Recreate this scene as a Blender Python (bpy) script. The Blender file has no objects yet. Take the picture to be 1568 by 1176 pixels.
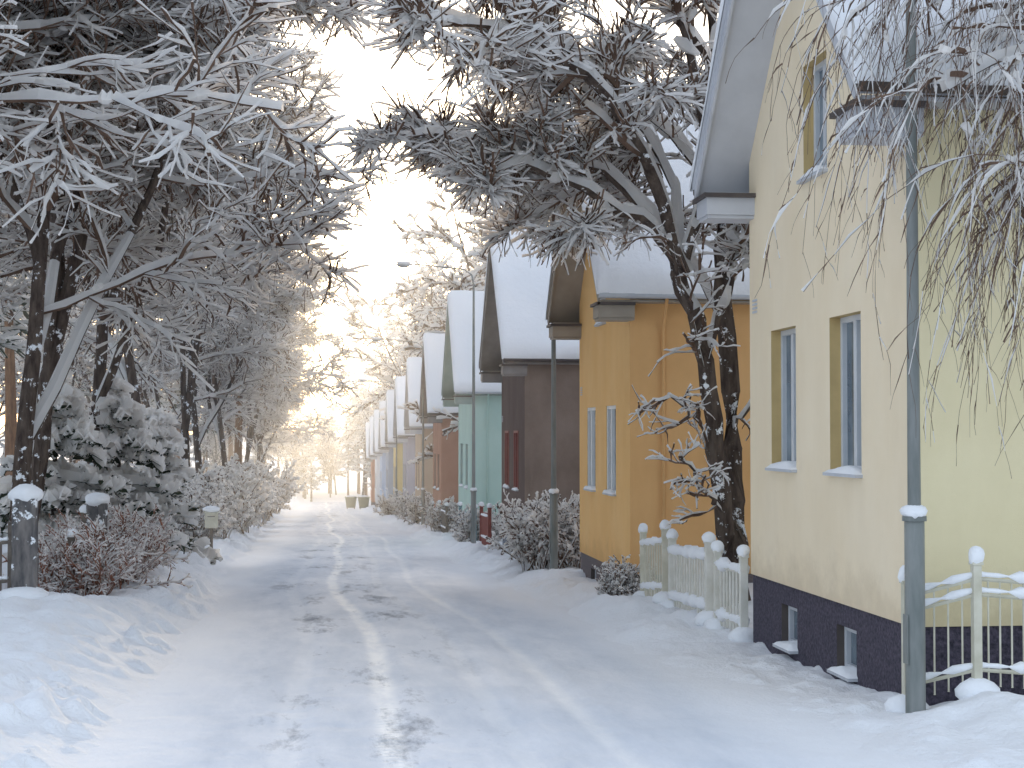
import bpy, math, numpy as np
from mathutils import Vector
scene=bpy.context.scene
col=scene.collection
R_=math.radians
# ------------------------------------------------------------ noise
_tab=np.random.default_rng(5).random((256,256))
def vnoise(x,y,s=1.0,o=0):
    x=np.asarray(x,float)/s+37.3*o+1000; y=np.asarray(y,float)/s+11.7*o+1000
    xi=np.floor(x).astype(int); yi=np.floor(y).astype(int)
    fx=x-xi; fy=y-yi; fx=fx*fx*(3-2*fx); fy=fy*fy*(3-2*fy)
    a=_tab[xi%256,yi%256]; b=_tab[(xi+1)%256,yi%256]; c=_tab[xi%256,(yi+1)%256]; d=_tab[(xi+1)%256,(yi+1)%256]
    return (a*(1-fx)+b*fx)*(1-fy)+(c*(1-fx)+d*fx)*fy-0.5
def sstep(a,b,x):
    t=np.clip((x-a)/(b-a),0,1); return t*t*(3-2*t)
def base_z(y):
    y=np.asarray(y,float)
    return -(1.87+0.035*np.clip(y,-40,215))
def ground_z(x,y):
    x=np.asarray(x,float); y=np.asarray(y,float)
    z=base_z(y)
    eL=-1.35-np.clip(0.018*(y-11),0,1.1)+0.5*vnoise(0*x,y,3.1,1)+0.25*vnoise(0*x,y,0.9,2)
    eR=3.35+0.5*vnoise(0*x,y,3.7,3)+0.25*vnoise(0*x,y,0.8,4)
    bl=sstep(0,1.5,eL-x); br=sstep(0,1.0,x-eR)
    lump=0.14*vnoise(x,y,0.55,5)+0.09*vnoise(x,y,0.23,6)+0.04*vnoise(x,y,0.12,7)
    z=z-0.035
    z=z+bl*(0.50+0.3*vnoise(x,y,2.6,8)+lump)
    clod=np.clip(vnoise(x,y,.17,15)+vnoise(x,y,.45,16)*.8-.12,0,1)
    z=z+sstep(0,.25,bl)*(1-sstep(.55,1,bl))*clod*.3
    near=sstep(18,21,y)
    z=z+br*(0.07+0.17*near+(.06+.12*near)*vnoise(x,y,1.7,9)+lump*(.5+.6*near))
    z=z+br*(1-br*.5)*clod*.2
    z=z+br*.2*np.exp(-((x-5.4)/.5)**2-((y-12.5)/.55)**2)*(1+2*lump)
    z=z+0.05*bl*np.clip(-x-4,0,8)
    far=sstep(60,300,np.abs(x))
    z=z+far*1.5*vnoise(x,y,90,10)
    return z
# ------------------------------------------------------------ materials
def new_mat(name):
    m=bpy.data.materials.new(name); m.use_nodes=True
    nt=m.node_tree; b=nt.nodes['Principled BSDF']
    return m,nt,b
def N(nt,t,**k):
    n=nt.nodes.new(t)
    for a,v in k.items(): setattr(n,a,v)
    return n
def noise_node(nt,scale,detail=4,rough=.55,vec=None,mapscale=None):
    n=N(nt,'ShaderNodeTexNoise'); n.inputs['Scale'].default_value=scale; n.inputs['Detail'].default_value=detail; n.inputs['Roughness'].default_value=rough
    tc=N(nt,'ShaderNodeTexCoord')
    if mapscale:
        mp=N(nt,'ShaderNodeMapping'); mp.inputs['Scale'].default_value=mapscale
        nt.links.new(tc.outputs['Object'],mp.inputs['Vector']); nt.links.new(mp.outputs['Vector'],n.inputs['Vector'])
    else: nt.links.new(tc.outputs['Object'],n.inputs['Vector'])
    return n
def ramp(nt,src,p0,c0,p1,c1):
    r=N(nt,'ShaderNodeValToRGB'); r.color_ramp.elements[0].position=p0; r.color_ramp.elements[1].position=p1
    r.color_ramp.elements[0].color=(*c0,1); r.color_ramp.elements[1].color=(*c1,1)
    nt.links.new(src,r.inputs['Fac']); return r
def mat_surface(name,c0,c1,scale=3,bump_scale=80,bump=.3,dist=.01,rough=.8,mapscale=None,metal=0,detail=4):
    m,nt,b=new_mat(name)
    n=noise_node(nt,scale,detail,.6,mapscale=mapscale)
    r=ramp(nt,n.outputs['Fac'],.3,c0,.7,c1); nt.links.new(r.outputs['Color'],b.inputs['Base Color'])
    n2=noise_node(nt,bump_scale,2,.6)
    bp=N(nt,'ShaderNodeBump'); bp.inputs['Strength'].default_value=bump; bp.inputs['Distance'].default_value=dist
    nt.links.new(n2.outputs['Fac'],bp.inputs['Height']); nt.links.new(bp.outputs['Normal'],b.inputs['Normal'])
    b.inputs['Roughness'].default_value=rough; b.inputs['Metallic'].default_value=metal
    return m
def mat_stucco(name,c0,c1,bump_scale,bump,mapscale):
    # plaster with broad tone changes, very faint run-off and a damp dirty foot
    m,nt,b=new_mat(name)
    n=noise_node(nt,1.1,5,.6,mapscale=mapscale); r=ramp(nt,n.outputs['Fac'],.3,c0,.7,c1)
    ns=noise_node(nt,1.6,5,.65,mapscale=(1,1,.3)); rs_=ramp(nt,ns.outputs['Fac'],.3,(.92,.91,.9),.6,(1,1,1))
    m1=N(nt,'ShaderNodeMix',data_type='RGBA',blend_type='MULTIPLY'); m1.inputs['Factor'].default_value=.6; nt.links.new(r.outputs['Color'],m1.inputs[6]); nt.links.new(rs_.outputs['Color'],m1.inputs[7])
    tc=N(nt,'ShaderNodeTexCoord'); sp=N(nt,'ShaderNodeSeparateXYZ'); nt.links.new(tc.outputs['Object'],sp.inputs[0])
    nf=noise_node(nt,2.5,4,.7); ad_=N(nt,'ShaderNodeMath',operation='ADD'); nt.links.new(sp.outputs['Z'],ad_.inputs[0]); nt.links.new(nf.outputs['Fac'],ad_.inputs[1])
    rf=ramp(nt,ad_.outputs[0],.45,(.84,.82,.8),1.0,(1,1,1)); rf.color_ramp.interpolation='EASE'
    m2=N(nt,'ShaderNodeMix',data_type='RGBA',blend_type='MULTIPLY'); m2.inputs['Factor'].default_value=1; nt.links.new(m1.outputs[2],m2.inputs[6]); nt.links.new(rf.outputs['Color'],m2.inputs[7])
    nt.links.new(m2.outputs[2],b.inputs['Base Color'])
    n2=noise_node(nt,bump_scale,3,.65); bp=N(nt,'ShaderNodeBump'); bp.inputs['Strength'].default_value=bump; bp.inputs['Distance'].default_value=.012
    nt.links.new(n2.outputs['Fac'],bp.inputs['Height']); nt.links.new(bp.outputs['Normal'],b.inputs['Normal']); b.inputs['Roughness'].default_value=.88; b.inputs['Specular IOR Level'].default_value=.2
    return m
def diffuse_out(nt,b):
    d=N(nt,'ShaderNodeBsdfDiffuse'); nt.links.new(d.outputs[0],nt.nodes['Material Output'].inputs['Surface']); nt.nodes.remove(b); return d
def mat_snow(name,c=(.88,.89,.91),bump=.5,scale=6):
    m,nt,b=new_mat(name); d=diffuse_out(nt,b); d.inputs['Color'].default_value=(*c,1)
    n=noise_node(nt,scale,4,.7)
    bp=N(nt,'ShaderNodeBump'); bp.inputs['Strength'].default_value=bump; bp.inputs['Distance'].default_value=.04
    nt.links.new(n.outputs['Fac'],bp.inputs['Height']); nt.links.new(bp.outputs['Normal'],d.inputs['Normal'])
    return m
M_snow=mat_snow('snow_ground',scale=13,bump=.8)
M_rsnow=mat_snow('snow_roof',scale=5,bump=.55)
M_tsnow,nt,b=new_mat('snow_on_branches'); d=diffuse_out(nt,b); d.inputs['Color'].default_value=(.92,.92,.92,1)
t=N(nt,'ShaderNodeBsdfTranslucent'); t.inputs['Color'].default_value=(.96,.91,.85,1)
mxs=N(nt,'ShaderNodeMixShader'); mxs.inputs['Fac'].default_value=.5
nt.links.new(d.outputs[0],mxs.inputs[1]); nt.links.new(t.outputs[0],mxs.inputs[2]); nt.links.new(mxs.outputs[0],nt.nodes['Material Output'].inputs['Surface'])
def mat_bark(name,c0,c1,snow=.0):
    m,nt,b=new_mat(name); d=diffuse_out(nt,b)
    n=noise_node(nt,9,4,.65,mapscale=(1,1,.25))
    r=ramp(nt,n.outputs['Fac'],.35,c0,.65,c1)
    bp=N(nt,'ShaderNodeBump'); bp.inputs['Strength'].default_value=.9; bp.inputs['Distance'].default_value=.03
    nt.links.new(n.outputs['Fac'],bp.inputs['Height']); nt.links.new(bp.outputs['Normal'],d.inputs['Normal'])
    if snow>0:
        n2=noise_node(nt,5,4,.7); r2=ramp(nt,n2.outputs['Fac'],1-snow,(0,0,0),1-snow+.04,(1,1,1))
        mx=N(nt,'ShaderNodeMix',data_type='RGBA'); nt.links.new(r2.outputs['Color'],mx.inputs['Factor'])
        nt.links.new(r.outputs['Color'],mx.inputs[6]); mx.inputs[7].default_value=(.85,.87,.9,1)
        nt.links.new(mx.outputs[2],d.inputs['Color'])
    else: nt.links.new(r.outputs['Color'],d.inputs['Color'])
    return m
def mat_flat(name,c):
    m,nt,b=new_mat(name); d=diffuse_out(nt,b)
    n=noise_node(nt,4,0); r=ramp(nt,n.outputs['Fac'],.3,tuple(v*.7 for v in c),.7,tuple(v*1.2 for v in c)); nt.links.new(r.outputs['Color'],d.inputs['Color']); return m
M_bark=mat_bark('bark_dark',(.06,.045,.04),(.14,.11,.09),.41)
M_twig=mat_flat('bark_twig',(.15,.1,.075))
M_red=mat_flat('bark_hedge',(.26,.13,.09))
M_needle=mat_flat('spruce_needles',(.05,.065,.045))
M_pine=mat_bark('pine_bark',(.16,.09,.055),(.3,.17,.1),.3)
M_post=mat_bark('weathered_post_wood',(.08,.08,.085),(.22,.2,.19),.42)
M_glass,nt,b=new_mat('window_glass')
n=noise_node(nt,1.3,3); r=ramp(nt,n.outputs['Fac'],.35,(.07,.1,.13),.7,(.3,.36,.4)); nt.links.new(r.outputs['Color'],b.inputs['Base Color'])
b.inputs['Roughness'].default_value=.06; b.inputs['Specular IOR Level'].default_value=.9
M_metal=mat_surface('lamp_post_metal',(.14,.16,.15),(.27,.28,.27),7,60,.2,.004,.5,(1,1,.2))
M_stone=mat_surface('chimney_cap_stone',(.09,.09,.09),(.22,.21,.2),6,25,1,.03,.9)
M_fence=mat_surface('fence_cream_paint',(.5,.47,.36),(.66,.63,.52),5,60,.3,.003,.6)
M_fencew=mat_surface('fence_white_paint',(.6,.58,.5),(.76,.74,.68),5,60,.3,.003,.6)
M_wfence=mat_surface('fence_weathered_wood',(.1,.08,.07),(.2,.17,.14),6,60,.5,.005,.8)
M_trim=mat_surface('trim_paint',(.46,.48,.52),(.56,.58,.61),3,40,.1,.003,.6)
M_dtrim=mat_surface('trim_dark',(.06,.05,.05),(.1,.08,.07),3,40,.1,.003,.6)
M_brick=mat_surface('chimney_brick',(.25,.1,.07),(.34,.15,.1),8,30,.6,.01,.85)
# ------------------------------------------------------------ mesh helpers
def mesh_np(name,V,quads,mi,mats,smooth=False):
    me=bpy.data.meshes.new(name)
    V=np.ascontiguousarray(V,dtype=np.float32); Q=np.ascontiguousarray(quads,dtype=np.int32)
    me.vertices.add(len(V)); me.vertices.foreach_set('co',V.ravel())
    me.loops.add(Q.size); me.loops.foreach_set('vertex_index',Q.ravel())
    nf=len(Q); k=Q.shape[1]
    me.polygons.add(nf); me.polygons.foreach_set('loop_start',np.arange(nf,dtype=np.int32)*k)
    me.polygons.foreach_set('loop_total',np.full(nf,k,dtype=np.int32))
    for m in mats: me.materials.append(m)
    me.polygons.foreach_set('material_index',np.ascontiguousarray(mi,dtype=np.int32) if not np.isscalar(mi) else np.full(nf,mi,dtype=np.int32))
    me.polygons.foreach_set('use_smooth',np.full(nf,bool(smooth)))
    me.update(calc_edges=True)
    return me
def link(name,me,parent=None,loc=(0,0,0),rot=0,scale=(1,1,1)):
    o=bpy.data.objects.new(name,me); col.objects.link(o)
    o.location=loc; o.rotation_euler=(0,0,rot); o.scale=scale if hasattr(scale,'__len__') else (scale,)*3
    if parent: o.parent=parent
    return o
def empty(name,loc=(0,0,0),rot=0):
    o=bpy.data.objects.new(name,None); col.objects.link(o); o.location=loc; o.rotation_euler=(0,0,rot); o.empty_display_size=.3
    return o
class MB:
    def __init__(s): s.v=[]; s.f=[]; s.m=[]; s.mats=[]; s.sm=[]
    def mi(s,m):
        if m not in s.mats: s.mats.append(m)
        return s.mats.index(m)
    def poly(s,pts,m,sm=False):
        i=len(s.v); s.v+=[tuple(p) for p in pts]; s.f.append(tuple(range(i,i+len(pts)))); s.m.append(s.mi(m)); s.sm.append(sm)
    def box(s,x0,x1,y0,y1,z0,z1,m):
        p=[(x0,y0,z0),(x1,y0,z0),(x1,y1,z0),(x0,y1,z0),(x0,y0,z1),(x1,y0,z1),(x1,y1,z1),(x0,y1,z1)]
        i=len(s.v); s.v+=p
        for f in [(0,3,2,1),(4,5,6,7),(0,1,5,4),(1,2,6,5),(2,3,7,6),(3,0,4,7)]:
            s.f.append(tuple(i+k for k in f)); s.m.append(s.mi(m)); s.sm.append(False)
    def prism(s,poly,x0,x1,m):
        n=len(poly); i=len(s.v)
        s.v+=[(x0,a,b) for a,b in poly]+[(x1,a,b) for a,b in poly]
        s.f.append(tuple(range(i,i+n))); s.f.append(tuple(range(i+2*n-1,i+n-1,-1)))
        for k in range(n): s.f.append((i+k,i+n+k,i+n+(k+1)%n,i+(k+1)%n))
        s.m+= [s.mi(m)]*(n+2); s.sm+=[False]*(n+2)
    def blob(s,c,r,m,seed=0,n=10,k=7):
        rg=np.random.default_rng(seed); i=len(s.v); ph=rg.random()*6
        for a in range(k+1):
            th=math.pi*a/k
            for b in range(n):
                f=2*math.pi*b/n; w=1+.13*math.sin(2*f+ph+a)+.08*math.sin(3*f+ph*2)
                s.v.append((c[0]+r[0]*math.sin(th)*math.cos(f)*w,c[1]+r[1]*math.sin(th)*math.sin(f)*w,c[2]+r[2]*math.cos(th)))
        for a in range(k):
            for b in range(n):
                s.f.append((i+a*n+b,i+(a+1)*n+b,i+(a+1)*n+(b+1)%n,i+a*n+(b+1)%n)); s.m.append(s.mi(m)); s.sm.append(True)
    def cyl(s,pts,rad,m,n=10,sm=True):
        i=len(s.v); pts=[Vector(p) for p in pts]
        for k,p in enumerate(pts):
            t=(pts[min(k+1,len(pts)-1)]-pts[max(k-1,0)]).normalized()
            a=Vector((1,0,0)) if abs(t.x)<.9 else Vector((0,1,0))
            u=t.cross(a).normalized(); w=t.cross(u)
            for b in range(n):
                f=2*math.pi*b/n; s.v.append(tuple(p+(u*math.cos(f)+w*math.sin(f))*rad[k]))
        for k in range(len(pts)-1):
            for b in range(n):
                s.f.append((i+k*n+b,i+k*n+(b+1)%n,i+(k+1)*n+(b+1)%n,i+(k+1)*n+b)); s.m.append(s.mi(m)); s.sm.append(sm)
        s.f.append(tuple(i+b for b in range(n))); s.m.append(s.mi(m)); s.sm.append(False)
        j=i+(len(pts)-1)*n; s.f.append(tuple(j+b for b in range(n))); s.m.append(s.mi(m)); s.sm.append(False)
    def build(s,name,parent=None,loc=(0,0,0),bevel=0,rot=0):
        me=bpy.data.meshes.new(name); me.from_pydata(s.v,[],s.f)
        for m in s.mats: me.materials.append(m)
        me.polygons.foreach_set('material_index',s.m); me.polygons.foreach_set('use_smooth',s.sm); me.update()
        o=link(name,me,parent,loc,rot)
        if bevel: md=o.modifiers.new('b','BEVEL'); md.width=bevel; md.segments=2; md.limit_method='ANGLE'
        return o
def grid_mesh(xs,ys,zf):
    X,Y=np.meshgrid(xs,ys); Z=zf(X,Y); V=np.stack([X,Y,Z],-1).reshape(-1,3)
    nx=len(xs); ny=len(ys); I=np.arange(nx*ny).reshape(ny,nx)
    Q=np.stack([I[:-1,:-1],I[:-1,1:],I[1:,1:],I[1:,:-1]],-1).reshape(-1,4)
    return V,Q
# ------------------------------------------------------------ ground + road
ys=[-200,-60,-20,-5,3,6]; y=6.0
while y<260: y+=max(.04,y*.005); ys.append(y)
ys+=[300,400,600,1000,2000,4000]
xs=np.concatenate([[-4000,-1500,-600,-300,-150,-80,-50,-35,-25,-18],np.arange(-14,-5,.3),np.arange(-5,-1,.05),np.arange(-1,3,.25),np.arange(3,5.6,.05),np.arange(5.6,14,.4),[16,20,28,40,60,100,200,400,900,2000,4000]])
V,Q=grid_mesh(xs,np.array(ys),ground_z)
link('snowy_ground',mesh_np('snowy_ground',V,Q,0,[M_snow],True))
def road_z(x,y):
    z=base_z(y)
    w=.18*np.sin(y*.13)+.1*np.sin(y*.31+1)
    for c in (-.35,.45,1.35,2.05):
        z=z-.016*np.exp(-((x-c-w)/.13)**2)+.010*np.exp(-((x-c-w-.25)/.1)**2)
    z=z+.02*vnoise(x,y,.8,11)+.014*vnoise(x,y,.3,12)+.01*vnoise(x,y,.12,13)
    return z
M_road,nt,b=new_mat('packed_snow_road')
b=diffuse_out(nt,b)
tc=N(nt,'ShaderNodeTexCoord'); sep=N(nt,'ShaderNodeSeparateXYZ'); nt.links.new(tc.outputs['Object'],sep.inputs[0])
def math_(op,a,b_=None):
    n=N(nt,'ShaderNodeMath',operation=op)
    for i,v in enumerate((a,b_)):
        if v is None: continue
        if isinstance(v,(int,float)): n.inputs[i].default_value=v
        else: nt.links.new(v,n.inputs[i])
    return n.outputs[0]
wob=math_('ADD',math_('MULTIPLY',math_('SINE',math_('MULTIPLY',sep.outputs['Y'],.13)),.18),math_('MULTIPLY',math_('SINE',math_('ADD',math_('MULTIPLY',sep.outputs['Y'],.31),1)),.1))
nw=noise_node(nt,.8,3,.6); wob=math_('ADD',wob,math_('MULTIPLY',math_('SUBTRACT',nw.outputs['Fac'],.5),.14))
xx=math_('SUBTRACT',sep.outputs['X'],wob)
def line(c,w,w0=.45):
    d=math_('ABSOLUTE',math_('SUBTRACT',xx,c)); n=N(nt,'ShaderNodeMapRange'); n.interpolation_type='SMOOTHSTEP'
    nt.links.new(d,n.inputs['Value']); n.inputs['From Min'].default_value=w*w0; n.inputs['From Max'].default_value=w; n.inputs['To Min'].default_value=1; n.inputs['To Max'].default_value=0
    return n.outputs[0]
tr=math_('MAXIMUM',line(.45,.16,.2),math_('MULTIPLY',line(2.05,.14,.1),.45))
tr=math_('MAXIMUM',tr,math_('MULTIPLY',math_('MAXIMUM',line(-.35,.14),line(1.35,.12)),.22))
ntr=noise_node(nt,2.2,4,.6,mapscale=(2,.5,1)); trn=math_('MULTIPLY',tr,ramp(nt,ntr.outputs['Fac'],.32,(.35,)*3,.58,(1,)*3).outputs['Color'])
n1=noise_node(nt,1.1,5,.66,mapscale=(1.6,.35,1)); cbase=ramp(nt,n1.outputs['Fac'],.32,(.62,.66,.72),.68,(.79,.81,.85))
mxe=N(nt,'ShaderNodeMix',data_type='RGBA'); nt.links.new(line(.9,2.7,.6),mxe.inputs['Factor']); mxe.inputs[6].default_value=(.87,.88,.9,1); nt.links.new(cbase.outputs['Color'],mxe.inputs[7])
mx=N(nt,'ShaderNodeMix',data_type='RGBA'); nt.links.new(trn,mx.inputs['Factor']); nt.links.new(mxe.outputs[2],mx.inputs[6]); mx.inputs[7].default_value=(.95,.95,.94,1)
n3=noise_node(nt,.9,6,.74,mapscale=(1.5,.4,1)); pr=ramp(nt,n3.outputs['Fac'],.535,(0,0,0),.67,(.8,.8,.8))
pm=math_('MULTIPLY',pr.outputs['Color'],line(.35,1.4,.4))
mx2=N(nt,'ShaderNodeMix',data_type='RGBA'); nt.links.new(pm,mx2.inputs['Factor']); nt.links.new(mx.outputs[2],mx2.inputs[6]); mx2.inputs[7].default_value=(.22,.235,.26,1)
nt.links.new(mx2.outputs[2],b.inputs['Color'])
n4=noise_node(nt,14,5,.7,mapscale=(1,.6,1)); bp=N(nt,'ShaderNodeBump'); bp.inputs['Strength'].default_value=.8; bp.inputs['Distance'].default_value=.02
tread=math_('MULTIPLY',math_('SINE',math_('MULTIPLY',math_('ADD',sep.outputs['Y'],math_('MULTIPLY',math_('ABSOLUTE',math_('SUBTRACT',xx,.45)),1.0)),42)),math_('MULTIPLY',tr,.2))
nt.links.new(math_('ADD',n4.outputs['Fac'],tread),bp.inputs['Height']); nt.links.new(bp.outputs['Normal'],b.inputs['Normal'])
ys2=[-60,-20,-5,3,6]; y=6.0
while y<222: y+=max(.04,y*.005); ys2.append(y)
V,Q=grid_mesh(np.arange(-3.2,4.4,.06),np.array(ys2),road_z)
link('snowy_road',mesh_np('snowy_road',V,Q,0,[M_road],True))
# ------------------------------------------------------------ branches
def tube(P,R,h,sides,mats=(0,1),cover=1.0,rng=None,wf=.42,thr=.12):
    Nn,K,_=P.shape
    T=np.gradient(P,axis=1); T/=np.linalg.norm(T,axis=2,keepdims=True)+1e-9
    hz=np.sqrt(T[...,0]**2+T[...,1]**2)
    S=np.stack([T[...,1],-T[...,0],0*hz],-1); bad=hz<.05
    S[bad]=(1,0,0); S/=np.linalg.norm(S,axis=2,keepdims=True)+1e-9
    U=np.cross(S,T); U/=np.linalg.norm(U,axis=2,keepdims=True)+1e-9
    H=h*np.clip(hz*1.4-.1,0,1)*(rng.random((Nn,K))*1.2+.45)
    H=np.where(rng.random((Nn,K))<cover,H,H*.1)
    a=2*np.pi*np.arange(sides)/sides
    ca=np.cos(a);sa=np.sin(a)
    up=np.clip(sa,0,1)
    rad_s=R[...,None]+ (wf*H)[...,None]*np.where(sa>=-.01,1,0)*1.0
    off_u=R[...,None]*sa+H[...,None]*up
    V=P[:,:,None,:]+S[:,:,None,:]*(rad_s*ca)[...,None]+U[:,:,None,:]*off_u[...,None]
    idx=np.arange(Nn*K*sides).reshape(Nn,K,sides)
    j=np.roll(np.arange(sides),-1)
    Q=np.stack([idx[:,:-1,:],idx[:,:-1,:][...,j],idx[:,1:,:][...,j],idx[:,1:,:]],-1)
    mid=np.sin(a+np.pi/sides)
    Hm=(H[:,:-1]+H[:,1:])/2
    mi=np.where((mid[None,None,:]>.05)&(Hm[...,None]>h*thr),mats[1],mats[0])
    mi=np.broadcast_to(mi,Q.shape[:3])
    return V.reshape(-1,3),Q.reshape(-1,4),mi.reshape(-1)
def combine(parts):
    Vs=[];Qs=[];Ms=[];o=0
    for V,Q,M in parts: Vs.append(V);Qs.append(Q+o);Ms.append(M);o+=len(V)
    return np.concatenate(Vs),np.concatenate(Qs),np.concatenate(Ms)
def norm(d): return d/(np.linalg.norm(d,axis=-1,keepdims=True)+1e-9)
def grow(st,d,L,r0,K,wander,grav,rng,tip=.25):
    n=len(st); P=np.zeros((n,K,3)); P[:,0]=st; d=norm(np.array(d,float))
    for k in range(1,K):
        d=norm(d+rng.normal(size=(n,3))*wander+np.array([0,0,1.])*grav)
        P[:,k]=P[:,k-1]+d*(L/(K-1))[:,None]
    t=np.linspace(0,1,K)[None,:]; R=r0[:,None]*(1-(1-tip)*t)
    return P,R
def spawn(P,R,n,t0,t1,a0,a1,l0,l1,rng,flat=.6,rf=.55,lenrel=True,up=0):
    Nn,K,_=P.shape
    t=(t0+(t1-t0)*((np.arange(n)[None,:]+rng.random((Nn,n)))/n))
    x=t*(K-1); i=np.minimum(x.astype(int),K-2); f=(x-i)[...,None]
    ar=np.arange(Nn)[:,None]
    p=P[ar,i]*(1-f)+P[ar,i+1]*f; T=norm(P[ar,i+1]-P[ar,i]); r=R[ar,i]*(1-f[...,0])+R[ar,i+1]*f[...,0]
    q=rng.normal(size=(Nn,n,3)); q[...,2]*=flat; q[...,2]+=up
    q=norm(q-T*np.sum(q*T,-1,keepdims=True))
    a=np.radians(a0+(a1-a0)*rng.random((Nn,n)))[...,None]
    d=T*np.cos(a)+q*np.sin(a)
    L=(l0+(l1-l0)*rng.random((Nn,n)))
    if lenrel:
        Lp=np.linalg.norm(P[:,-1]-P[:,0],axis=1)[:,None]
        L=L*Lp*(1.15-.6*t)
    return p.reshape(-1,3),d.reshape(-1,3),L.reshape(-1),(r*rf).reshape(-1)
def clumps(P,R,rng,parts,n,size=.05,m=2):
    # small pads of snow caught in the forks and on the twigs
    st,d,L,r=spawn(P,R,n,.1,1,0,35,size*1.2,size*3.2,rng,.4,lenrel=False)
    st=st-d*L[:,None]*.5; K=4
    Pc,_=grow(st,d,L,r,K,.12,0,rng)
    Rc=np.tile(np.array([.15,.9,1.,.2]),(len(st),1))*size*.32*(.6+.8*rng.random((len(st),1)))
    parts.append(tube(Pc,Rc,size*.6,5,(m,m),1,rng,.5))
def sub_twigs(P,R,rng,parts,n=(8,6,4),snow=(.065,.05,.038),grav=-.01,l2=(.35,.6),l3=(.35,.65),l4=(.2,.55),K=(6,5,4),t0=.12,minr=.005,mats=(0,1),flat=.5,cover=.95,cl=(0,0)):
    st,d,L,r=spawn(P,R,n[0],t0,1,30,60,*l2,rng,flat); P2,R2=grow(st,d,L,np.maximum(r,.009),K[0],.16,grav,rng)
    parts.append(tube(P2,R2,snow[0],5,mats,cover,rng))
    if cl[0]: clumps(P2,R2,rng,parts,cl[0],.07,mats[1])
    if n[1]:
        st,d,L,r=spawn(P2,R2,n[1],.1,1,25,60,*l3,rng,flat); P3,R3=grow(st,d,L,np.maximum(r,.006),K[1],.18,grav,rng)
        parts.append(tube(P3,R3,snow[1],4,mats,cover,rng))
        if cl[1]: clumps(P3,R3,rng,parts,cl[1],.05,mats[1])
        if n[2]:
            st,d,L,r=spawn(P3,R3,n[2],.15,1,20,55,*l4,rng,flat,lenrel=False); P4,R4=grow(st,d,L,np.maximum(r,minr),K[2],.17,grav,rng)
            parts.append(tube(P4,R4,snow[2],4,mats,cover,rng))
def gen_broadleaf(seed,H=11,n=(9,8,4),limb=(2.8,5.2),lim_n=8,trunkr=.15,forks=3,bias=0,low=.34,grav=-.005,snow=(.062,.045,.031),K=(6,5,4),minr=.004,cl=(2,0),l4=(.25,.7)):
    rng=np.random.default_rng(seed); parts=[]
    P0,R0=grow(np.zeros((1,3)),np.array([[.05,.03,1.]]),np.array([H]),np.array([trunkr]),14,.06,.05,rng,.2)
    parts.append(tube(P0,R0,.03,9,(0,2),1,rng,thr=.75))
    st,d,L,r=spawn(P0,R0,forks,low*.4,.45,15,35,.55,.85,rng,.3,.75)
    P1,R1=grow(st,d,L,r,11,.09,.06,rng,.2); parts.append(tube(P1,R1,.05,8,(0,2),1,rng,thr=.65))
    Pl=[];Rl=[]
    for P,R,c,a0 in ((P0,R0,lim_n+4,low),(P1,R1,lim_n,.3)):
        st,d,L,r=spawn(P,R,c,a0,1,40,80,*limb,rng,.35,.42,lenrel=False)
        d[:,0]+=bias
        zrel=np.clip(st[:,2]/H,0,1); L=L*(1.1-.5*zrel)
        Pa,Ra=grow(st,d,L,np.maximum(r,.02),11,.15,grav,rng,.2); Pl.append(Pa);Rl.append(Ra)
    P2=np.concatenate(Pl);R2=np.concatenate(Rl); parts.append(tube(P2,R2,.085,6,(1,2),.97,rng))
    clumps(P2,R2,rng,parts,4,.11,2)
    sub_twigs(P2,R2,rng,parts,n,snow,mats=(1,2),K=K,minr=minr,cl=cl,grav=grav-.01,l2=(.25,.5),l4=l4)
    V,Q,Mi=combine(parts); return mesh_np('broadleaf_%d'%seed,V,Q,Mi,[M_bark,M_twig,M_tsnow],False)
def gen_conifer(seed,H,rad,base=.1,nb=9,tw=9,snow=.09,bark=None,pw=.8,droop=-.06,width=.02,n3=4):
    rng=np.random.default_rng(seed); parts=[]
    P0,R0=grow(np.zeros((1,3)),np.array([[0,0,1.]]),np.array([H]),np.array([H*.014+.03]),10,.015,0.05,rng,.1)
    parts.append(tube(P0,R0,.02,7,(0,2),1,rng))
    n=int(H*nb*(1-base)); z=base*H+(H-base*H)*rng.random(n)**1.1
    f=rng.random(n)*6.283; L=rad*((1-(z-base*H)/(H-base*H)*.97))**pw*(.7+.5*rng.random(n))+.12
    x=np.interp(z,P0[0,:,2],P0[0,:,0]);y=np.interp(z,P0[0,:,2],P0[0,:,1])
    d=np.stack([np.cos(f),np.sin(f),.15+0*f],-1)
    P1,R1=grow(np.stack([x,y,z],-1),d,L,np.full(n,.02),6,.08,droop,rng,.4); parts.append(tube(P1,R1,snow,6,(1,2),.95,rng,.7))
    st,d,LL,r=spawn(P1,R1,tw,.15,1,35,65,.25,.5,rng,.25); P2,R2=grow(st,d,LL,np.full(len(st),width),4,.12,droop,rng,.4)
    parts.append(tube(P2,R2,snow*.8,4,(1,2),.85,rng,.7))
    if n3:
        clumps(P1,R1,rng,parts,3,snow*1.3,2)
        st,d,LL,r=spawn(P2,R2,n3,.2,1,30,60,.3,.6,rng,.3); P3,R3=grow(st,d,LL,np.full(len(st),width*.8),3,.12,droop*2,rng,.4)
        parts.append(tube(P3,R3,snow*.3,4,(1,2),.4,rng,.7))
    V,Q,Mi=combine(parts); return mesh_np('conifer_%d'%seed,V,Q,Mi,[bark or M_bark,M_needle,M_tsnow],False)
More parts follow.
